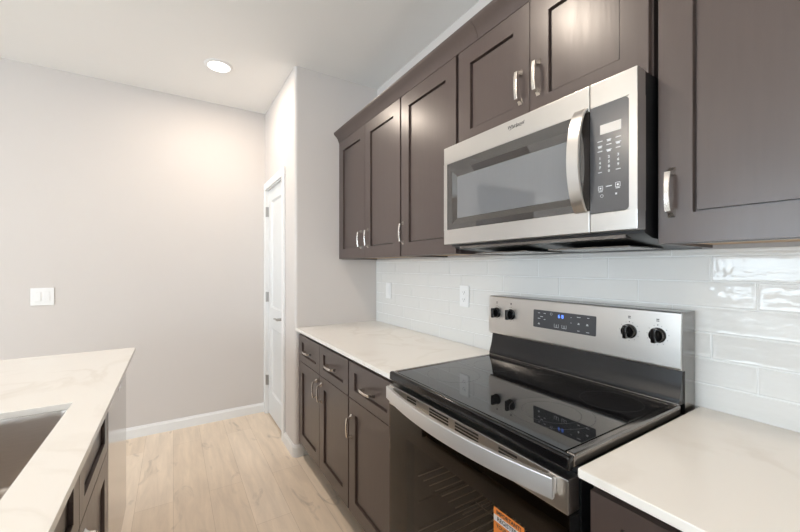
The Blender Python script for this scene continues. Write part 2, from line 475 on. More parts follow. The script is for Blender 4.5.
# ------------------------------------------------------------------ tiled backsplash
TB = 1.397
bs = MB()
YT0, YT1 = -0.85, YN - 0.002
row = 0; z = 0.909
pitch = 0.0780; tw = 0.3045
gro = MB(); gro.box(XT + 0.0018, XR - 0.0002, YT0, YT1, 0.893, TB)
while z < TB - 0.01:
    z1 = min(z + pitch - 0.003, TB)
    y = 0.323 + 0.102 * (row - 4) - 20 * tw
    while y < YT1:
        a, c = max(y + 0.0015, YT0), min(y + tw - 0.0015, YT1)
        if c - a > 0.01:
            # glazed tile with a slightly raised rim and a dished face
            bs.loft([[(x, a + i, z + 0.0015 + i), (x, c - i, z + 0.0015 + i), (x, c - i, z1 - i), (x, a + i, z1 - i)]
                     for x, i in ((XT + 0.007, 0), (XT + 0.0015, 0), (XT + 0.0004, 0.0007), (XT, 0.002), (XT, 0.0035), (XT + 0.0013, min(0.012, (c - a) / 3, (z1 - z) / 3)))])
        y += tw
    row += 1; z += pitch
gr = struct(gro.build('wall_backsplash', GROUT))
bs.build('tile', TILE, gr)

# ------------------------------------------------------------------ cabinets
def pull(parent, face, y, z, vertical=True, dirn=-1, L=0.124):
    """bowed bar pull on two flared feet; stands out from the plane x=face towards dirn"""
    mb = MB()
    def P(s, n, t): 
        x = face + dirn * n
        return (x, y + t, z + s) if vertical else (x, y + s, z + t)
    hs = L / 2 - 0.0135
    K = 12; rg = []
    for i in range(K + 1):
        s = -hs + 2 * hs * i / K
        q = 1 - (s / hs) ** 2
        n = 0.026 + 0.005 * q; wd = 0.0066 - 0.0010 * q; th = 0.0032
        rg.append([P(s, n - th, -wd), P(s, n - th, wd), P(s, n + th * 0.5, wd + 0.0004), P(s, n + th, wd - 0.001), P(s, n + th, -wd + 0.001), P(s, n + th * 0.5, -wd - 0.0004)])
    mb.loft(rg)
    for sg in (-1, 1):
        f = [(0.0, 0.0415, 0.0625, 0.0078), (0.003, 0.0415, 0.0625, 0.0078), (0.013, 0.0420, 0.0520, 0.0052), (0.0262, 0.0425, 0.0492, 0.0050)]
        mb.loft([[P(sg * a, n, -w2), P(sg * b2, n, -w2), P(sg * b2, n, w2), P(sg * a, n, w2)] for n, a, b2, w2 in f])
    return mb.build('handle', NICKEL, parent, angle=30)

def shaker(parent, name, face, y0, y1, z0, z1, dirn=-1, st=0.072, rail=None, t=0.020):
    rail = rail or st
    mb = MB()
    raised_slab(mb, face, t, y0, y1, z0, z1, st, [(y0 + st, y1 - st, z0 + rail, z1 - rail)], dirn, 0.0095, 0.0015, 0.0055)
    return mb.build(name, WOOD, parent, angle=20)

FU = 1.056          # face of upper doors
UB, UT = 1.400, 2.272
def upper_cabinet(label, y0, y1, zb, doors, group='dark wall cabinets along the tiled wall', zt=UT):
    t = thing('wall_cabinet', label, 'cabinet', ((FU + XR) / 2, (y0 + y1) / 2, zb), group)
    bx = MB()
    bx.box(FU + 0.0205, XR - 0.0005, y0, y1, zb + 0.012, zt + 0.03)
    # the carcass sides and face frame run a little below the recessed underside
    bx.box(FU + 0.0205, FU + 0.040, y0, y1, zb, zb + 0.0118)
    bx.box(FU + 0.0405, XT - 0.0005, y0, y0 + 0.016, zb, zb + 0.0118); bx.box(FU + 0.0405, XT - 0.0005, y1 - 0.016, y1, zb, zb + 0.0118)
    bx.build('carcass', WOOD, t)
    MB().box(FU + 0.0405, XT - 0.0005, y0 + 0.0165, y1 - 0.0165, zb + 0.0085, zb + 0.0118).build('underside_panel', MAPLE, t)
    for (a, c, hy) in doors:
        d = shaker(t, 'door', FU, a, c, zb + 0.002, zt, -1)
        if hy is not None: pull(d, FU, hy[0], hy[1])
    return t
yl0, yl1 = 1.680, 2.549
upper_cabinet('two-door dark brown wall cabinet in the corner beside the pantry wall', yl0, yl1, UB,
              [(2.116, yl1 - 0.004, (2.168, 1.525)), (yl0 + 0.005, 2.113, (2.064, 1.527))])
upper_cabinet('single-door dark brown wall cabinet just left of the microwave', 1.215, 1.676, UB, [(1.220, 1.671, (1.648, 1.527))])
upper_cabinet('short two-door dark brown wall cabinet directly above the microwave', 0.453, 1.206, 1.848,
              [(0.831, 1.202, (0.868, 1.985)), (0.457, 0.828, (0.793, 1.989))])
upper_cabinet('dark brown wall cabinet right of the microwave, over the right worktop', -0.475, 0.437, UB,
              [(-0.017, 0.434, (0.404, 1.528)), (-0.471, -0.020, None)])

# crown moulding in two lengths
def crown(y0, y1, label):
    p = [(FU + 0.012, 2.262), (FU - 0.001, 2.274), (FU - 0.004, 2.284), (FU - 0.010, 2.300), (FU - 0.022, 2.316), (FU - 0.036, 2.327), (FU - 0.041, 2.338), (FU - 0.041, 2.344), (FU + 0.06, 2.344), (FU + 0.06, 2.3035), (FU + 0.019, 2.3035)]
    p = [(x, zz + 0.0) for x, zz in p]
    p[0] = (FU + 0.019, 2.273); p.pop(-1); p.append((FU + 0.019, 2.3035))
    o = MB().prism_y(p, y0, y1).build('crown_molding', WOOD, angle=30)
    tag(o, label, 'crown molding', 'crown molding along the top of the wall cabinets')
crown(1.083, 2.551, 'dark crown molding on top of the wall cabinets left of the joint, ending at the pantry wall')
crown(-0.475, 1.081, 'dark crown molding on top of the wall cabinets from above the microwave to the right edge')

FB = 0.752           # face of base doors
CT = 0.914; CTH = 0.021
def base_cabinet(label, y0, y1, face, dirn, fronts, group, back):
    t = thing('base_cabinet', label, 'cabinet', ((face + back) / 2, (y0 + y1) / 2, 0), group)
    c = MB(); f0 = face - dirn * 0.0205
    c.box(f0, back, y0, y1, 0.10, CT - CTH - 0.001)
    c.build('carcass', WOOD, t)
    MB().box(face - dirn * 0.075, back, y0 + 0.001, y1 - 0.001, 0, 0.0995).build('toe_kick', WOOD, t)
    for kind, a, b_, z0, z1, h in fronts:
        d = shaker(t, kind, face, a, b_, z0, z1, dirn, 0.070 if kind == 'door' else 0.062, None if kind == 'door' else 0.046)
        if h: pull(d, face, h[0], h[1], h[2], dirn)
    return t
G1 = 'dark base cabinets under the left worktop'
base_cabinet('two-drawer two-door dark base cabinet in the corner by the pantry wall', 1.693, 2.545, FB, -1, [
    ('drawer', 2.122, 2.541, 0.688, 0.868, (2.335, 0.776, False)), ('drawer', 1.697, 2.119, 0.688, 0.868, (1.925, 0.776, False)),
    ('door', 2.122, 2.541, 0.115, 0.684, (2.166, 0.588, True)), ('door', 1.697, 2.119, 0.115, 0.684, (2.078, 0.588, True))], G1, XR - 0.012)
base_cabinet('one-drawer one-door dark base cabinet between the corner cabinet and the range', 1.236, 1.689, FB, -1, [
    ('drawer', 1.240, 1.685, 0.688, 0.868, (1.466, 0.772, False)), ('door', 1.240, 1.685, 0.115, 0.684, (1.650, 0.548, True))], G1, XR - 0.012)
base_cabinet('dark base cabinet right of the range under the right worktop', -0.46, 0.440, FB, -1, [
    ('drawer', -0.008, 0.436, 0.688, 0.868, (0.214, 0.776, False)), ('drawer', -0.456, -0.011, 0.688, 0.868, (-0.23, 0.776, False)),
    ('door', -0.008, 0.436, 0.115, 0.684, (0.035, 0.588, True)), ('door', -0.456, -0.011, 0.115, 0.684, (-0.055, 0.588, True))], None, XR - 0.012)

def worktop(x0, x1, y0, y1, label):
    o = MB().box(x0, x1, y0, y1, CT - CTH, CT, 0.003).build('quartz_worktop', QUARTZ)
    return tag(o, label, 'worktop')
worktop(0.730, XT - 0.0005, 1.229, YN - 0.0005, 'white quartz worktop left of the range, up to the pantry wall')
worktop(0.730, XT - 0.0005, -0.85, 0.452, 'white quartz worktop right of the range, at the right edge of the photo')

# ------------------------------------------------------------------ island
FI = -0.205
ix0, ix1, iy0, iy1 = -1.25, -0.171, -0.9, 2.382
sx0, sx1, sy0_, sy1_ = -0.70, -0.271, 0.818, 1.518
top = MB(); bm = top.bm
def rect(x0, x1, y0, y1, z): return [(x0, y0, z), (x1, y0, z), (x1, y1, z), (x0, y1, z)]
oT = [bm.verts.new(p) for p in rect(ix0, ix1, iy0, iy1, CT)]; oB = [bm.verts.new(p) for p in rect(ix0, ix1, iy0, iy1, CT - CTH)]
iT = [bm.verts.new(p) for p in rect(sx0, sx1, sy0_, sy1_, CT)]; iB = [bm.verts.new(p) for p in rect(sx0, sx1, sy0_, sy1_, CT - CTH)]
for i in range(4):
    j = (i + 1) % 4
    bm.faces.new((oT[i], oT[j], iT[j], iT[i])); bm.faces.new((oB[i], iB[i], iB[j], oB[j]))
    bm.faces.new((oB[i], oB[j], oT[j], oT[i])); bm.faces.new((iB[i], iT[i], iT[j], iB[j]))
bmesh.ops.recalc_face_normals(bm, faces=bm.faces)
es = [e for e in bm.edges if e.is_manifold and abs(e.calc_face_angle(0)) > 1.0]
bmesh.ops.bevel(bm, geom=es, offset=0.0025, segments=2, affect='EDGES', profile=0.5)
tag(top.build('island_worktop', QUARTZ), 'white quartz island worktop with a sink cutout, at the left edge', 'worktop')

# undermount sink: a shell with sloping floor and drain
sk = MB()
def ringrr(x0, x1, y0, y1, z, r, n=6):
    pts = []
    for cx, cy, a0 in ((x1 - r, y1 - r, 0), (x0 + r, y1 - r, 90), (x0 + r, y0 + r, 180), (x1 - r, y0 + r, 270)):
        for k in range(n + 1):
            a = math.radians(a0 + 90 * k / n); pts.append((cx + r * math.cos(a), cy + r * math.sin(a), z))
    return pts
zt = CT - CTH - 0.0008
L_ = [ringrr(sx0 - 0.03, sx1 + 0.03, sy0_ - 0.03, sy1_ + 0.03, zt - 0.002, 0.03), ringrr(sx0 - 0.03, sx1 + 0.03, sy0_ - 0.03, sy1_ + 0.03, zt, 0.03),
      ringrr(sx0 - 0.004, sx1 + 0.004, sy0_ - 0.004, sy1_ + 0.004, zt, 0.03), ringrr(sx0, sx1, sy0_, sy1_, zt - 0.02, 0.03),
      ringrr(sx0 + 0.004, sx1 - 0.004, sy0_ + 0.004, sy1_ - 0.004, zt - 0.19, 0.03), ringrr(sx0 + 0.03, sx1 - 0.03, sy0_ + 0.03, sy1_ - 0.03, zt - 0.215, 0.03),
      ringrr(sx0 + 0.17, sx1 - 0.17, sy0_ + 0.33, sy1_ - 0.33, zt - 0.220, 0.02)]
sk.loft(L_, caps=False)
sk.bm.faces.new([v for v in sk.bm.verts][-28:])
sink = thing('undermount_sink', 'dark undermount sink set in the island worktop', 'sink', ((sx0 + sx1) / 2, (sy0_ + sy1_) / 2, zt - 0.225))
sk.build('basin', SINKM, sink, angle=50)
MB().lathe(((sx0 + sx1) / 2, (sy0_ + sy1_) / 2, zt - 0.2195), (0, 0, 1), [(0.045, 0), (0.045, 0.002), (0.036, 0.003), (0.030, 0.001), (0.0, 0.001)]).build('drain', CHROME, sink)

G2 = 'dark base cabinets of the island'
def island_sink_cab():
    # carcass is an open box so that the sink bowl hangs inside it
    t = thing('base_cabinet', 'dark sink base cabinet in the island next to the dishwasher', 'cabinet', (-0.5, 1.24, 0), G2)
    c = MB(); f0 = FI - 0.0205; y0, y1 = 0.785, 1.700; zt_ = CT - CTH - 0.001
    c.box(-0.80, f0, y0, y0 + 0.016, 0.10, 0.64); c.box(-0.80, f0, y1 - 0.016, y1, 0.10, 0.64)
    c.box(-0.80, f0, y0 + 0.016, y1 - 0.016, 0.10, 0.118); c.box(-0.80, -0.785, y0 + 0.016, y1 - 0.016, 0.118, 0.64)
    c.box(f0 - 0.016, f0, y0, y1, 0.64, zt_); c.box(-0.80, -0.785, y0, y1, 0.64, zt_)
    c.box(-0.785, f0 - 0.016, y1 - 0.016, y1, 0.64, zt_)
    c.build('carcass', WOOD, t)
    MB().box(-0.80, FI - 0.075, y0 + 0.001, y1 - 0.001, 0, 0.0995).build('toe_kick', WOOD, t)
    for kind, a, b_, z0, z1, h in (('drawer_front', 1.226, 1.696, 0.672, 0.868, None), ('drawer_front', 0.789, 1.223, 0.672, 0.868, None),
                                   ('door', 1.226, 1.696, 0.115, 0.668, (1.27, 0.575, True)), ('door', 0.789, 1.223, 0.115, 0.668, (1.18, 0.575, True))):
        d = shaker(t, kind, FI, a, b_, z0, z1, 1, 0.070 if kind == 'door' else 0.062, None if kind == 'door' else 0.046)
        if h: pull(d, FI, h[0], h[1], h[2], 1)
island_sink_cab()
base_cabinet('dark island base cabinet nearest the camera, past the sink base', -0.10, 0.781, FI, 1, [
    ('drawer', 0.342, 0.777, 0.688, 0.868, (0.56, 0.776, False)), ('drawer', -0.096, 0.339, 0.688, 0.868, (0.12, 0.776, False)),
    ('door', 0.342, 0.777, 0.115, 0.684, (0.385, 0.588, True)), ('door', -0.096, 0.339, 0.115, 0.684, (0.295, 0.588, True))], G2, -0.80)
tag(MB().box(-0.80, FI - 0.03, 2.318, 2.335, 0, CT - CTH - 0.001, 0.001).build('end_panel', WOOD), 'dark panel closing the far end of the island beside the dishwasher', 'panel')
tag(MB().box(-0.83, -0.802, -0.10, 2.335, 0, CT - CTH - 0.001, 0.001).build('island_back_panel', WOOD), 'long dark panel along the seating side of the island', 'panel')

dw = thing('dishwasher', 'stainless steel dishwasher built into the far end of the island', 'dishwasher', (-0.5, 2.01, 0))
MB().box(-0.78, FI - 0.045, 1.712, 2.308, 0.09, 0.872, 0.003).build('tub_housing', BLACKM, dw)
MB().box(FI - 0.044, FI, 1.712, 2.310, 0.115, 0.846, 0.004).build('door_panel', STEELV, dw)
MB().box(FI - 0.044, FI - 0.004, 1.712, 2.310, 0.848, 0.878, 0.003).build('control_strip', BLACKG, dw)
MB().box(FI - 0.09, FI - 0.06, 1.714, 2.306, 0.0, 0.088).build('toe_kick', BLACKM, dw)
MB().box(FI, FI + 0.0012, 2.025, 2.085, 0.790, 0.806, 0.0004).build('badge', PLATE, dw)

# ------------------------------------------------------------------ range
ry0, ry1 = 0.463, 1.223
rg_ = thing('electric_range', 'stainless freestanding electric range with a black glass cooktop', 'range', (1.04, 0.843, 0))
bd = MB()
bd.box(0.762, 1.362, ry0, ry0 + 0.03, 0.02, 0.900); bd.box(0.762, 1.362, ry1 - 0.03, ry1, 0.02, 0.900)
bd.box(1.29, 1.362, ry0 + 0.03, ry1 - 0.03, 0.02, 0.900)
bd.box(0.762, 1.29, ry0 + 0.03, ry1 - 0.03, 0.02, 0.17); bd.box(0.762, 1.29, ry0 + 0.03, ry1 - 0.03, 0.79, 0.900)
bd.build('body', BLACKM, rg_)
cv = MB()
cv.box(0.764, 1.285, ry0 + 0.0302, ry0 + 0.075, 0.172, 0.788); cv.box(0.764, 1.285, ry1 - 0.075, ry1 - 0.0302, 0.172, 0.788)
cv.box(1.25, 1.285, ry0 + 0.0752, ry1 - 0.0752, 0.172, 0.788); cv.box(0.764, 1.2498, ry0 + 0.0752, ry1 - 0.0752, 0.172, 0.20); cv.box(0.764, 1.2498, ry0 + 0.0752, ry1 - 0.0752, 0.755, 0.788)
for zz in (0.332, 0.437, 0.542):
    for s_, y in ((1, ry0 + 0.075), (-1, ry1 - 0.075)):
        cv.box(0.80, 1.22, y, y + s_ * 0.012, zz - 0.006, zz)
cv.build('oven_cavity', ENAMEL, rg_)
for zz in (0.545, 0.335):
    rk = MB(); a, c = ry0 + 0.082, ry1 - 0.082
    n = 16
    for i in range(n + 1):
        y = a + 0.012 + (c - a - 0.024) * i / n
        rk.tube([(0.79, y, zz), (1.21, y, zz)], 0.0021, 8)
    for x in (1.10, 1.21): rk.tube([(x, a, zz - 0.003), (x, c, zz - 0.003)], 0.0022, 8)
    rk.build('oven_rack', RACK, rg_)
# cooktop
MB().box(0.720, 1.29, ry0 + 0.024, ry1 - 0.024, 0.903, 0.9285, 0.0).build('cooktop_base', BLACKG, rg_)
MB().box(0.717, 0.738, ry0, ry1, 0.901, 0.9335, 0.006, 3).build('front_rim', BLACKG, rg_)
for y0, y1 in ((ry0, ry0 + 0.0235), (ry1 - 0.0235, ry1)):
    MB().box(0.7385, 1.272, y0, y1, 0.903, 0.9335, 0.006, 3).build('side_rim', STEELD, rg_)
gl = MB().box(0.7385, 1.262, ry0 + 0.024, ry1 - 0.024, 0.9288, 0.9325, 0.001).build('glass_cooktop', CERAM, rg_)
for c, r, nm in (((0.905, 0.640), 0.112, 0), ((0.905, 0.640), 0.078, 0), ((1.135, 0.595), 0.085, 0), ((1.135, 1.065), 0.085, 0), ((0.905, 1.060), 0.098, 0), ((1.165, 0.835), 0.052, 0)):
    MB().ring(c, r, 0.0012, 0.93235, 0.93262).build('burner_ring', RINGM, gl)
# backguard
yc0, yc1 = ry0 - 0.002, ry1 + 0.002
MB().prism_y([(1.274, 1.032), (1.274, 1.203), (1.280, 1.207), (1.362, 1.207), (1.362, 0.9005), (1.2925, 0.9005), (1.2925, 1.032)], yc0, yc1).build('backguard_housing', STEELD, rg_)
rp = [(1.2635, 0.9000 + 0.0335), (1.2635, 0.945)] + [(1.2635 + 0.006 * math.sin(math.pi * t) * 1.6 + 0.022 * t ** 2.2, 0.945 + 0.084 * t) for t in [i / 10 for i in range(1, 11)]] + [(1.292, 1.0295), (1.292, 0.9335)]
MB().prism_y(rp, ry0 + 0.002, ry1 - 0.002).build('riser', RISER, rg_)
MB().box(1.2605, 1.2665, ry0 + 0.003, ry1 - 0.003, 0.9328, 0.9375, 0.0015).build('rear_trim', STEELD, rg_)
cp = MB().prism_y([(1.262, 1.043), (1.268, 1.2035), (1.2705, 1.206), (1.2738, 1.206), (1.2738, 1.036), (1.266, 1.036)], yc0 + 0.001, yc1 - 0.001).build('control_panel', STEEL, rg_)
def cpx(z): return 1.262 + 0.006 * (z - 1.043) / 0.1605
def onpanel(y0, y1, z0, z1, t, r=0.004):
    mb = MB(); a = []
    for cy, cz, a0 in ((y1 - r, z1 - r, 0), (y0 + r, z1 - r, 90), (y0 + r, z0 + r, 180), (y1 - r, z0 + r, 270)):
        for k in range(5):
            an = math.radians(a0 + 22.5 * k); a.append((cy + r * math.cos(an), cz + r * math.sin(an)))
    return mb.loft([[(cpx(zz) + 0.0005, y, zz) for y, zz in a], [(cpx(zz) - t, y, zz) for y, zz in a]])
dp = onpanel(0.713, 0.975, 1.096, 1.167, 0.0012).build('touch_display', DISPG, rg_)
def dash(y, z, wd, h, x): MB().box(x - 0.0002, x, y - wd / 2, y + wd / 2, z - h / 2, z + h / 2).build('icon', LEGEND, dp)
for y, z, wd in ((0.948, 1.155, .009), (0.922, 1.155, .010), (0.948, 1.133, .012), (0.922, 1.131, .008), (0.936, 1.141, .012), (0.948, 1.110, .009), (0.808, 1.152, .003), (0.808, 1.132, .003),
                 (0.778, 1.156, .014), (0.742, 1.157, .008), (0.778, 1.130, .008), (0.745, 1.130, .009), (0.778, 1.106, .009), (0.743, 1.105, .012)):
    dash(y, z, wd, 0.0022, cpx(z) - 0.0013)
MB().tube([(cpx(1.156) - 0.0015, 0.892 + 0.0045 * math.cos(t), 1.156 + 0.0045 * math.sin(t)) for t in [2 * math.pi * i / 16 for i in range(17)]], 0.0005, 5).build('icon', LEGEND, dp)
for y in (0.869, 0.836):
    x = cpx(1.112) - 0.0013
    mk = MB()
    for u0, u1, v0, v1 in ((0.0084, 0.0096, 1.1065, 1.1195), (-0.0096, -0.0084, 1.1065, 1.1195), (-0.0095, 0.0095, 1.1059, 1.1071), (-0.001, 0.001, 1.1065, 1.1175)):
        mk.box(x - 0.0002, x, y + u0, y + u1, v0, v1)
    mk.build('icon', LEGEND, dp)
for y, z in ((0.778, 1.130), (0.745, 1.130), (0.948, 1.110)): dash(y, z + 0.0025, 0.005, 0.005, cpx(z) - 0.0013)
dg = MB(); textmesh(dg, '6 8', 0.019, (cpx(1.15) - 0.0013, 0.851, 1.150), 0.0004)
dg.build('digit', BLUE, dp)
for y in (1.176, 1.094, 0.604, 0.522):
    zc = 1.132; x = cpx(zc)
    k = MB()
    k.lathe((x, y, zc), (-1, 0, -0.037), [(0.0235, -0.0003), (0.0235, 0.003), (0.0205, 0.0045), (0.020, 0.015), (0.0185, 0.017), (0.0, 0.017)], 36)
    k.box(x - 0.034, x - 0.010, y - 0.0065, y + 0.0065, zc - 0.0215, zc + 0.0215, 0.003, 3)
    kn = k.build('knob', BLACKG, rg_)
    tk = MB()
    xx = cpx(zc + 0.034)
    tk.box(xx - 0.0003, xx + 0.0002, y - 0.0012, y + 0.0012, zc + 0.029, zc + 0.033); tk.box(xx - 0.0003, xx + 0.0002, y - 0.004, y + 0.004, zc + 0.042, zc + 0.0445)
    tk.box(xx - 0.0003, xx + 0.0002, y - 0.004, y + 0.004, zc + 0.047, zc + 0.050)
    for an in range(20, 341, 32):
        t = math.radians(an + 90); yy = y + 0.030 * math.cos(t); zz = zc + 0.030 * math.sin(t); xz = cpx(zz)
        tk.box(xz - 0.0003, xz + 0.0002, yy - 0.0009, yy + 0.0009, zz - 0.0009, zz + 0.0009)
    tk.build('dial_mark', INK, cp)
# oven door
od = MB()
DX0, DX1 = 0.716, 0.758
od.box(DX0 + 0.0065, DX1, ry0 + 0.001, ry0 + 0.115, 0.172, 0.800); od.box(DX0 + 0.0065, DX1, ry1 - 0.115, ry1 - 0.001, 0.172, 0.800)
od.box(DX0 + 0.0065, DX1, ry0 + 0.115, ry1 - 0.115, 0.172, 0.285); od.box(DX0 + 0.0065, DX1, ry0 + 0.115, ry1 - 0.115, 0.712, 0.800)
door = od.build('oven_door', BLACKM, rg_)
tb = MB().box(DX0, DX1, ry0 + 0.001, ry1 - 0.001, 0.8075, 0.884, 0.003).build('top_band', STEEL, door)
MB().box(DX0, DX0 + 0.006, ry0 + 0.001, ry1 - 0.001, 0.172, 0.807, 0.0015).build('door_glass', OVENGL, door)
for (ya, yb_, rows) in ((1.036, 1.094, 2), (0.862, 0.960, 3), (0.733, 0.832, 3), (0.600, 0.660, 2)):
    for k in range(rows):
        zc = 0.8745 - 0.0095 * k - (0.002 if rows == 2 else 0)
        MB().box(DX0 - 0.0004, DX0 + 0.003, ya, yb_, zc - 0.0030, zc + 0.0030, 0.0003, 1).build('vent_slot', SLOTM, door)
hn = MB(); n = 28; rgs = []
hy0, hy1 = 0.490, 1.208
for i in range(n + 1):
    u = i / n; y = hy0 + (hy1 - hy0) * u
    q = 1 - (2 * u - 1) ** 2
    x = 0.702 - 0.038 * q
    zc = 0.860 - 0.002 * q
    dxdy = -0.038 * (-2 * (2 * u - 1) * 2) / (hy1 - hy0)
    nx, ny = 1 / math.hypot(1, dxdy), -dxdy / math.hypot(1, dxdy)
    pr = [(-0.007, -0.021), (-0.0055, -0.0232), (0.005, -0.0235), (0.007, -0.021), (0.007, 0.021), (0.005, 0.0235), (-0.0055, 0.0232), (-0.007, 0.021)]
    rgs.append([(x + a * nx, y + a * ny, zc + c) for a, c in pr])
hn.loft(rgs)
for y in (hy0 + 0.012, hy1 - 0.012):
    hn.box(0.704, DX0, y - 0.012, y + 0.012, 0.843, 0.880, 0.003)
hn.build('handle', STEELH, door)
stk = MB().box(DX0 - 0.0006, DX0 - 0.0001, 0.578, 0.676, 0.560, 0.712).build('registration_sticker', ORANGE, door)
wb = MB(); wb.box(DX0 - 0.0008, DX0 - 0.00062, 0.5785, 0.6755, 0.677, 0.694); wb.build('white_band', PAPER, door)
tx = MB()
xx = DX0 - 0.0009
textmesh(tx, 'IMPORTANT!', 0.0135, (xx, 0.627, 0.7025), 0.0003); textmesh(tx, 'REGISTER', 0.0150, (xx, 0.632, 0.6855), 0.0003)
textmesh(tx, 'YOUR RANGE', 0.0125, (xx, 0.627, 0.667), 0.0002)
tx.build('sticker_lettering', INK, door)
dr = MB().box(0.722, 0.760, ry0 + 0.001, ry1 - 0.001, 0.03, 0.166, 0.003).build('storage_drawer', STEEL, rg_)
for x in (0.79, 1.33):
    for y in (ry0 + 0.04, ry1 - 0.04): MB().cyl((x, y, 0), (x, y, 0.02), 0.016).build('foot', BLACKM, rg_)

# ------------------------------------------------------------------ microwave
my0, my1, mz0, mz1 = 0.446, 1.202, 1.437, 1.843
MX = 0.974
mw = thing('over_range_microwave', 'stainless over-the-range microwave mounted under the short cabinet', 'microwave', (1.18, 0.824, 1.395))
MB().prism_y([(1.018, 1.430), (1.018, 1.842), (XR - 0.002, 1.842), (XR - 0.002, 1.399), (XT - 0.002, 1.399), (1.06, 1.418)], my0 + 0.003, my1 - 0.0005).build('housing', BLACKM, mw)
MB().box(1.019, 1.065, my0 + 0.05, my1 - 0.05, 1.4195, 1.4285).build('bottom_lip', STEELD, mw)
for y0, y1 in ((0.52, 0.78), (0.87, 1.13)):
    MB().box(1.09, 1.30, y0, y1, 1.3985, 1.4035, 0.001).build('grease_filter', STEELD, mw)
ys = 0.567
WZ0, WZ1 = 1.497, 1.771
# door: steel frame around the glass
dm = MB()
dm.box(MX, 1.017, ys + 0.001, my1, WZ1, mz1, 0.002); dm.box(MX, 1.017, ys + 0.001, my1, mz0, WZ0, 0.002)
dm.box(MX, 1.017, 1.181, my1, WZ0 - 0.002, WZ1 + 0.002, 0.0)
mdoor = dm.build('door', STEEL, mw)
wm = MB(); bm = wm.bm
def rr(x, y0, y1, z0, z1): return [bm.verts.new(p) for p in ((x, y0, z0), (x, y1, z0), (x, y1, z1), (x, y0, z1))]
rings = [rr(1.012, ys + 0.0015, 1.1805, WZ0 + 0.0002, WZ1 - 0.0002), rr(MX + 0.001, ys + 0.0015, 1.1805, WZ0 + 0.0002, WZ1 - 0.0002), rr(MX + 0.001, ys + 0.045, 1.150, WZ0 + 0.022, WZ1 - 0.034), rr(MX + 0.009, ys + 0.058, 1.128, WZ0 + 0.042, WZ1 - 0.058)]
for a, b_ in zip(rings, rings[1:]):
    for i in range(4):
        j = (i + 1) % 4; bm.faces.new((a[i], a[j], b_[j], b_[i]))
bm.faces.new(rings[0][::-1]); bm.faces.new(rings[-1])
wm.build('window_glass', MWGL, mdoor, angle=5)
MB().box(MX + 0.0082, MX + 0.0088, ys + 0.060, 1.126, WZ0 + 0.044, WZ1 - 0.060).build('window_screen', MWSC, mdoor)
lg = MB(); textmesh(lg, 'Whirlpool', 0.0165, (MX - 0.0002, 0.823, 1.8185), 0.0002, 0.25)
pts = [(MX - 0.0002, 0.848 - 0.05 * t, 1.8095 + 0.004 * math.sin(3.0 * t)) for t in [i / 12 for i in range(13)]]
lg.tube(pts, 0.0006, 6)
lg.build('logo', INK, mdoor)
# handle: bowed flat strap
hb = MB(); rgs = []; n = 24
for i in range(n + 1):
    u = i / n; q = 1 - (2 * u - 1) ** 2
    z = 1.494 + (1.782 - 1.494) * u
    x = MX - 0.004 - 0.040 * q ** 0.75
    dxdz = 0
    yc = 0.590
    hw = 0.0185
    pr = [(-0.004, -hw + 0.002), (0.0, -hw), (0.004, -hw + 0.001), (0.004, hw - 0.001), (0.0, hw), (-0.004, hw - 0.002)]
    rgs.append([(x + a, yc + c, z) for a, c in pr])
hb.loft(rgs)
hb.build('handle', STEEL, mdoor)
# control side
pm = MB()
pm.box(MX, 1.017, my0, ys - 0.001, WZ1 + 0.006, mz1, 0.002); pm.box(MX, 1.017, my0, ys - 0.001, mz0, WZ0 - 0.010, 0.002)
pm.box(MX, 1.017, my0, 0.4655, WZ0 - 0.012, WZ1 + 0.008, 0.0)
pn = pm.build('control_panel', STEEL, mw)
g = MB(); r = 0.012; a = []
y0, y1, z0, z1 = 0.4657, ys - 0.0012, WZ0 - 0.0095, WZ1 + 0.0055
for cy, cz, a0, rad in ((y1, z1, 0, 0.0), (y0 + r, z1 - r, 90, r), (y0 + r, z0 + r, 180, r), (y1, z0, 270, 0.0)):
    if rad == 0: a.append((cy, cz)); continue
    for k in range(7):
        an = math.radians(a0 + 15 * k); a.append((cy + rad * math.cos(an), cz + rad * math.sin(an)))
g.loft([[(1.0165, y, z) for y, z in a], [(MX - 0.0002, y, z) for y, z in a]])
# steel corner behind the rounded glass corners is closed by the frame; fill it
pg = g.build('glass_panel', PANELG, pn)
MB().box(MX + 0.002, 1.016, 0.4656, 0.485, WZ1 - 0.010, WZ1 + 0.0055).build('corner_fill', STEEL, pn)
MB().box(MX + 0.002, 1.016, 0.4656, 0.485, WZ0 - 0.0095, WZ0 + 0.008).build('corner_fill', STEEL, pn)
MB().box(MX - 0.0008, MX - 0.0001, 0.484, 0.538, 1.697, 1.7225).build('display', LCD, pn)
xk = MX - 0.0005
def kdb(kp, y, z, wd, h): return kp.box(xk - 0.0002, xk + 0.0002, y - wd / 2, y + wd / 2, z - h / 2, z + h / 2)
def key(mb): mb.build('key_legend', LEGEND, pn)
cols = (0.5385, 0.515, 0.4915)
for rI, z in enumerate((1.6795, 1.6665, 1.6525)):
    for cI, y in enumerate(cols):
        k = kdb(MB(), y, z, (0.014, 0.012, 0.013)[(rI + cI) % 3], 0.0022)
        if (rI + cI) % 2: kdb(k, y, z - 0.003, 0.009, 0.0042)
        key(k)
for i, c in enumerate('123456789'):
    key(textmesh(MB(), c, 0.0095, (xk, cols[i % 3], 1.6335 - 0.0125 * (i // 3)), 0.0003))
key(textmesh(MB(), '0', 0.0095, (xk, cols[1], 1.596), 0.0003)); key(kdb(MB(), cols[0], 1.596, 0.010, 0.002)); key(kdb(MB(), cols[2], 1.596, 0.012, 0.002))
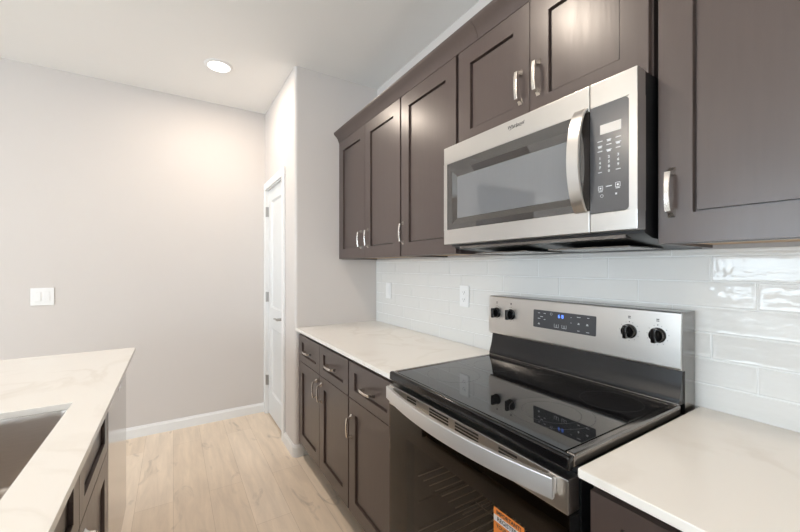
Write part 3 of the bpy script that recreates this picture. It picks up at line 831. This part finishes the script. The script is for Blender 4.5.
for y, z in ((0.537, 1.553), (0.4925, 1.556)):
    k = MB(); h = 0.0115
    for q in (-1, 1): kdb(k, y + q * h / 2, z, 0.0011, h); kdb(k, y, z + q * h / 2, h, 0.0011)
    kdb(k, y, z, h * 0.4, h * 0.4); kdb(k, y, z - h / 2 - 0.003, h * 0.9, 0.0016)
    key(k)
key(kdb(MB(), 0.515, 1.556, 0.0155, 0.0024)); key(kdb(MB(), 0.4965, 1.533, 0.0045, 0.0045))
key(MB().tube([(xk, 0.5335 + 0.0038 * math.cos(t), 1.5325 + 0.0038 * math.sin(t)) for t in [2 * math.pi * i / 16 for i in range(17)]], 0.0005, 5))

# ------------------------------------------------------------------ electrical plates
def plate(name, label, cat, axis, c, wd, h, rockers=0, duplex=False):
    t = thing(name, label, cat, c)
    x, y, z = c
    def bx(mb, u0, u1, v0, v1, d0, d1, bev=0):
        if axis == 'x': mb.box(x - d1, x - d0, y + u0, y + u1, z + v0, z + v1, bev)
        else: mb.box(x + u0, x + u1, y - d1, y - d0, z + v0, z + v1, bev)
        return mb
    bx(MB(), -wd / 2, wd / 2, -h / 2, h / 2, 0.0, 0.006, 0.0025).build('cover_plate', PLATE, t)
    for k in range(rockers):
        u = (k - (rockers - 1) / 2) * 0.046
        bx(MB(), u - 0.0165, u + 0.0165, -0.033, 0.033, 0.006, 0.0095, 0.0015).build('rocker', PLATE, t)
    if duplex:
        for s in (-1, 1):
            o = bx(MB(), -0.0165, 0.0165, s * 0.0195 - 0.0145, s * 0.0195 + 0.0145, 0.006, 0.0085, 0.002).build('receptacle', PLATE, t)
            m2 = MB()
            bx(m2, -0.0075, -0.0055, s * 0.0195 - 0.002, s * 0.0195 + 0.007, 0.0084, 0.0087); bx(m2, 0.0055, 0.0075, s * 0.0195 - 0.001, s * 0.0195 + 0.006, 0.0084, 0.0087)
            bx(m2, -0.002, 0.002, s * 0.0195 - 0.0095, s * 0.0195 - 0.0055, 0.0084, 0.0087)
            m2.build('slot', SLOTM, o)
plate('light_switch', 'white double rocker light switch on the back wall above the island', 'light switch', 'y', (-0.787, YB - 0.0002, 1.132), 0.124, 0.124, 2)
plate('wall_outlet', 'narrow white outlet plate on the tile near the pantry corner', 'outlet', 'x', (XT - 0.0002, 2.349, 1.165), 0.074, 0.118, 1)
plate('wall_outlet', 'white duplex outlet on the tile just left of the range', 'outlet', 'x', (XT - 0.0002, 1.512, 1.180), 0.074, 0.118, 0, True)

# ------------------------------------------------------------------ recessed ceiling lights
def downlight(x, y, label):
    t = thing('recessed_ceiling_light', label, 'ceiling light', (x, y, HC - 0.01), 'recessed ceiling downlights')
    MB().lathe((x, y, HC - 0.0002), (0, 0, -1), [(0.092, 0), (0.092, 0.003), (0.085, 0.008), (0.072, 0.0085), (0.070, 0.004), (0.070, 0.0)], 40).build('trim_ring', TRIMP, t)
    MB().lathe((x, y, HC - 0.0003), (0, 0, -1), [(0.0695, 0), (0.0695, 0.004), (0.0, 0.006)], 40).build('lens', LENS, t)
    ld = bpy.data.lights.new('downlight_glow', 'AREA'); ld.shape = 'DISK'; ld.size = 0.13; ld.energy = LAMP_W; ld.color = LAMP_COL
    lo = bpy.data.objects.new('downlight_glow', ld); C.objects.link(lo); lo.parent = t; lo.location = (0, 0, -0.004)
downlight(0.272, 2.848, 'lit round recessed ceiling light in front of the pantry door')
downlight(0.20, 1.20, 'lit round recessed ceiling light over the aisle by the range')
downlight(0.20, -0.45, 'lit round recessed ceiling light over the aisle behind the camera')
downlight(-2.2, 1.9, 'lit round recessed ceiling light beyond the island toward the hall opening')
downlight(-2.6, 0.1, 'lit round recessed ceiling light in the open room beside the island')
downlight(-3.6, -1.8, 'lit round recessed ceiling light near the sliding glass door')
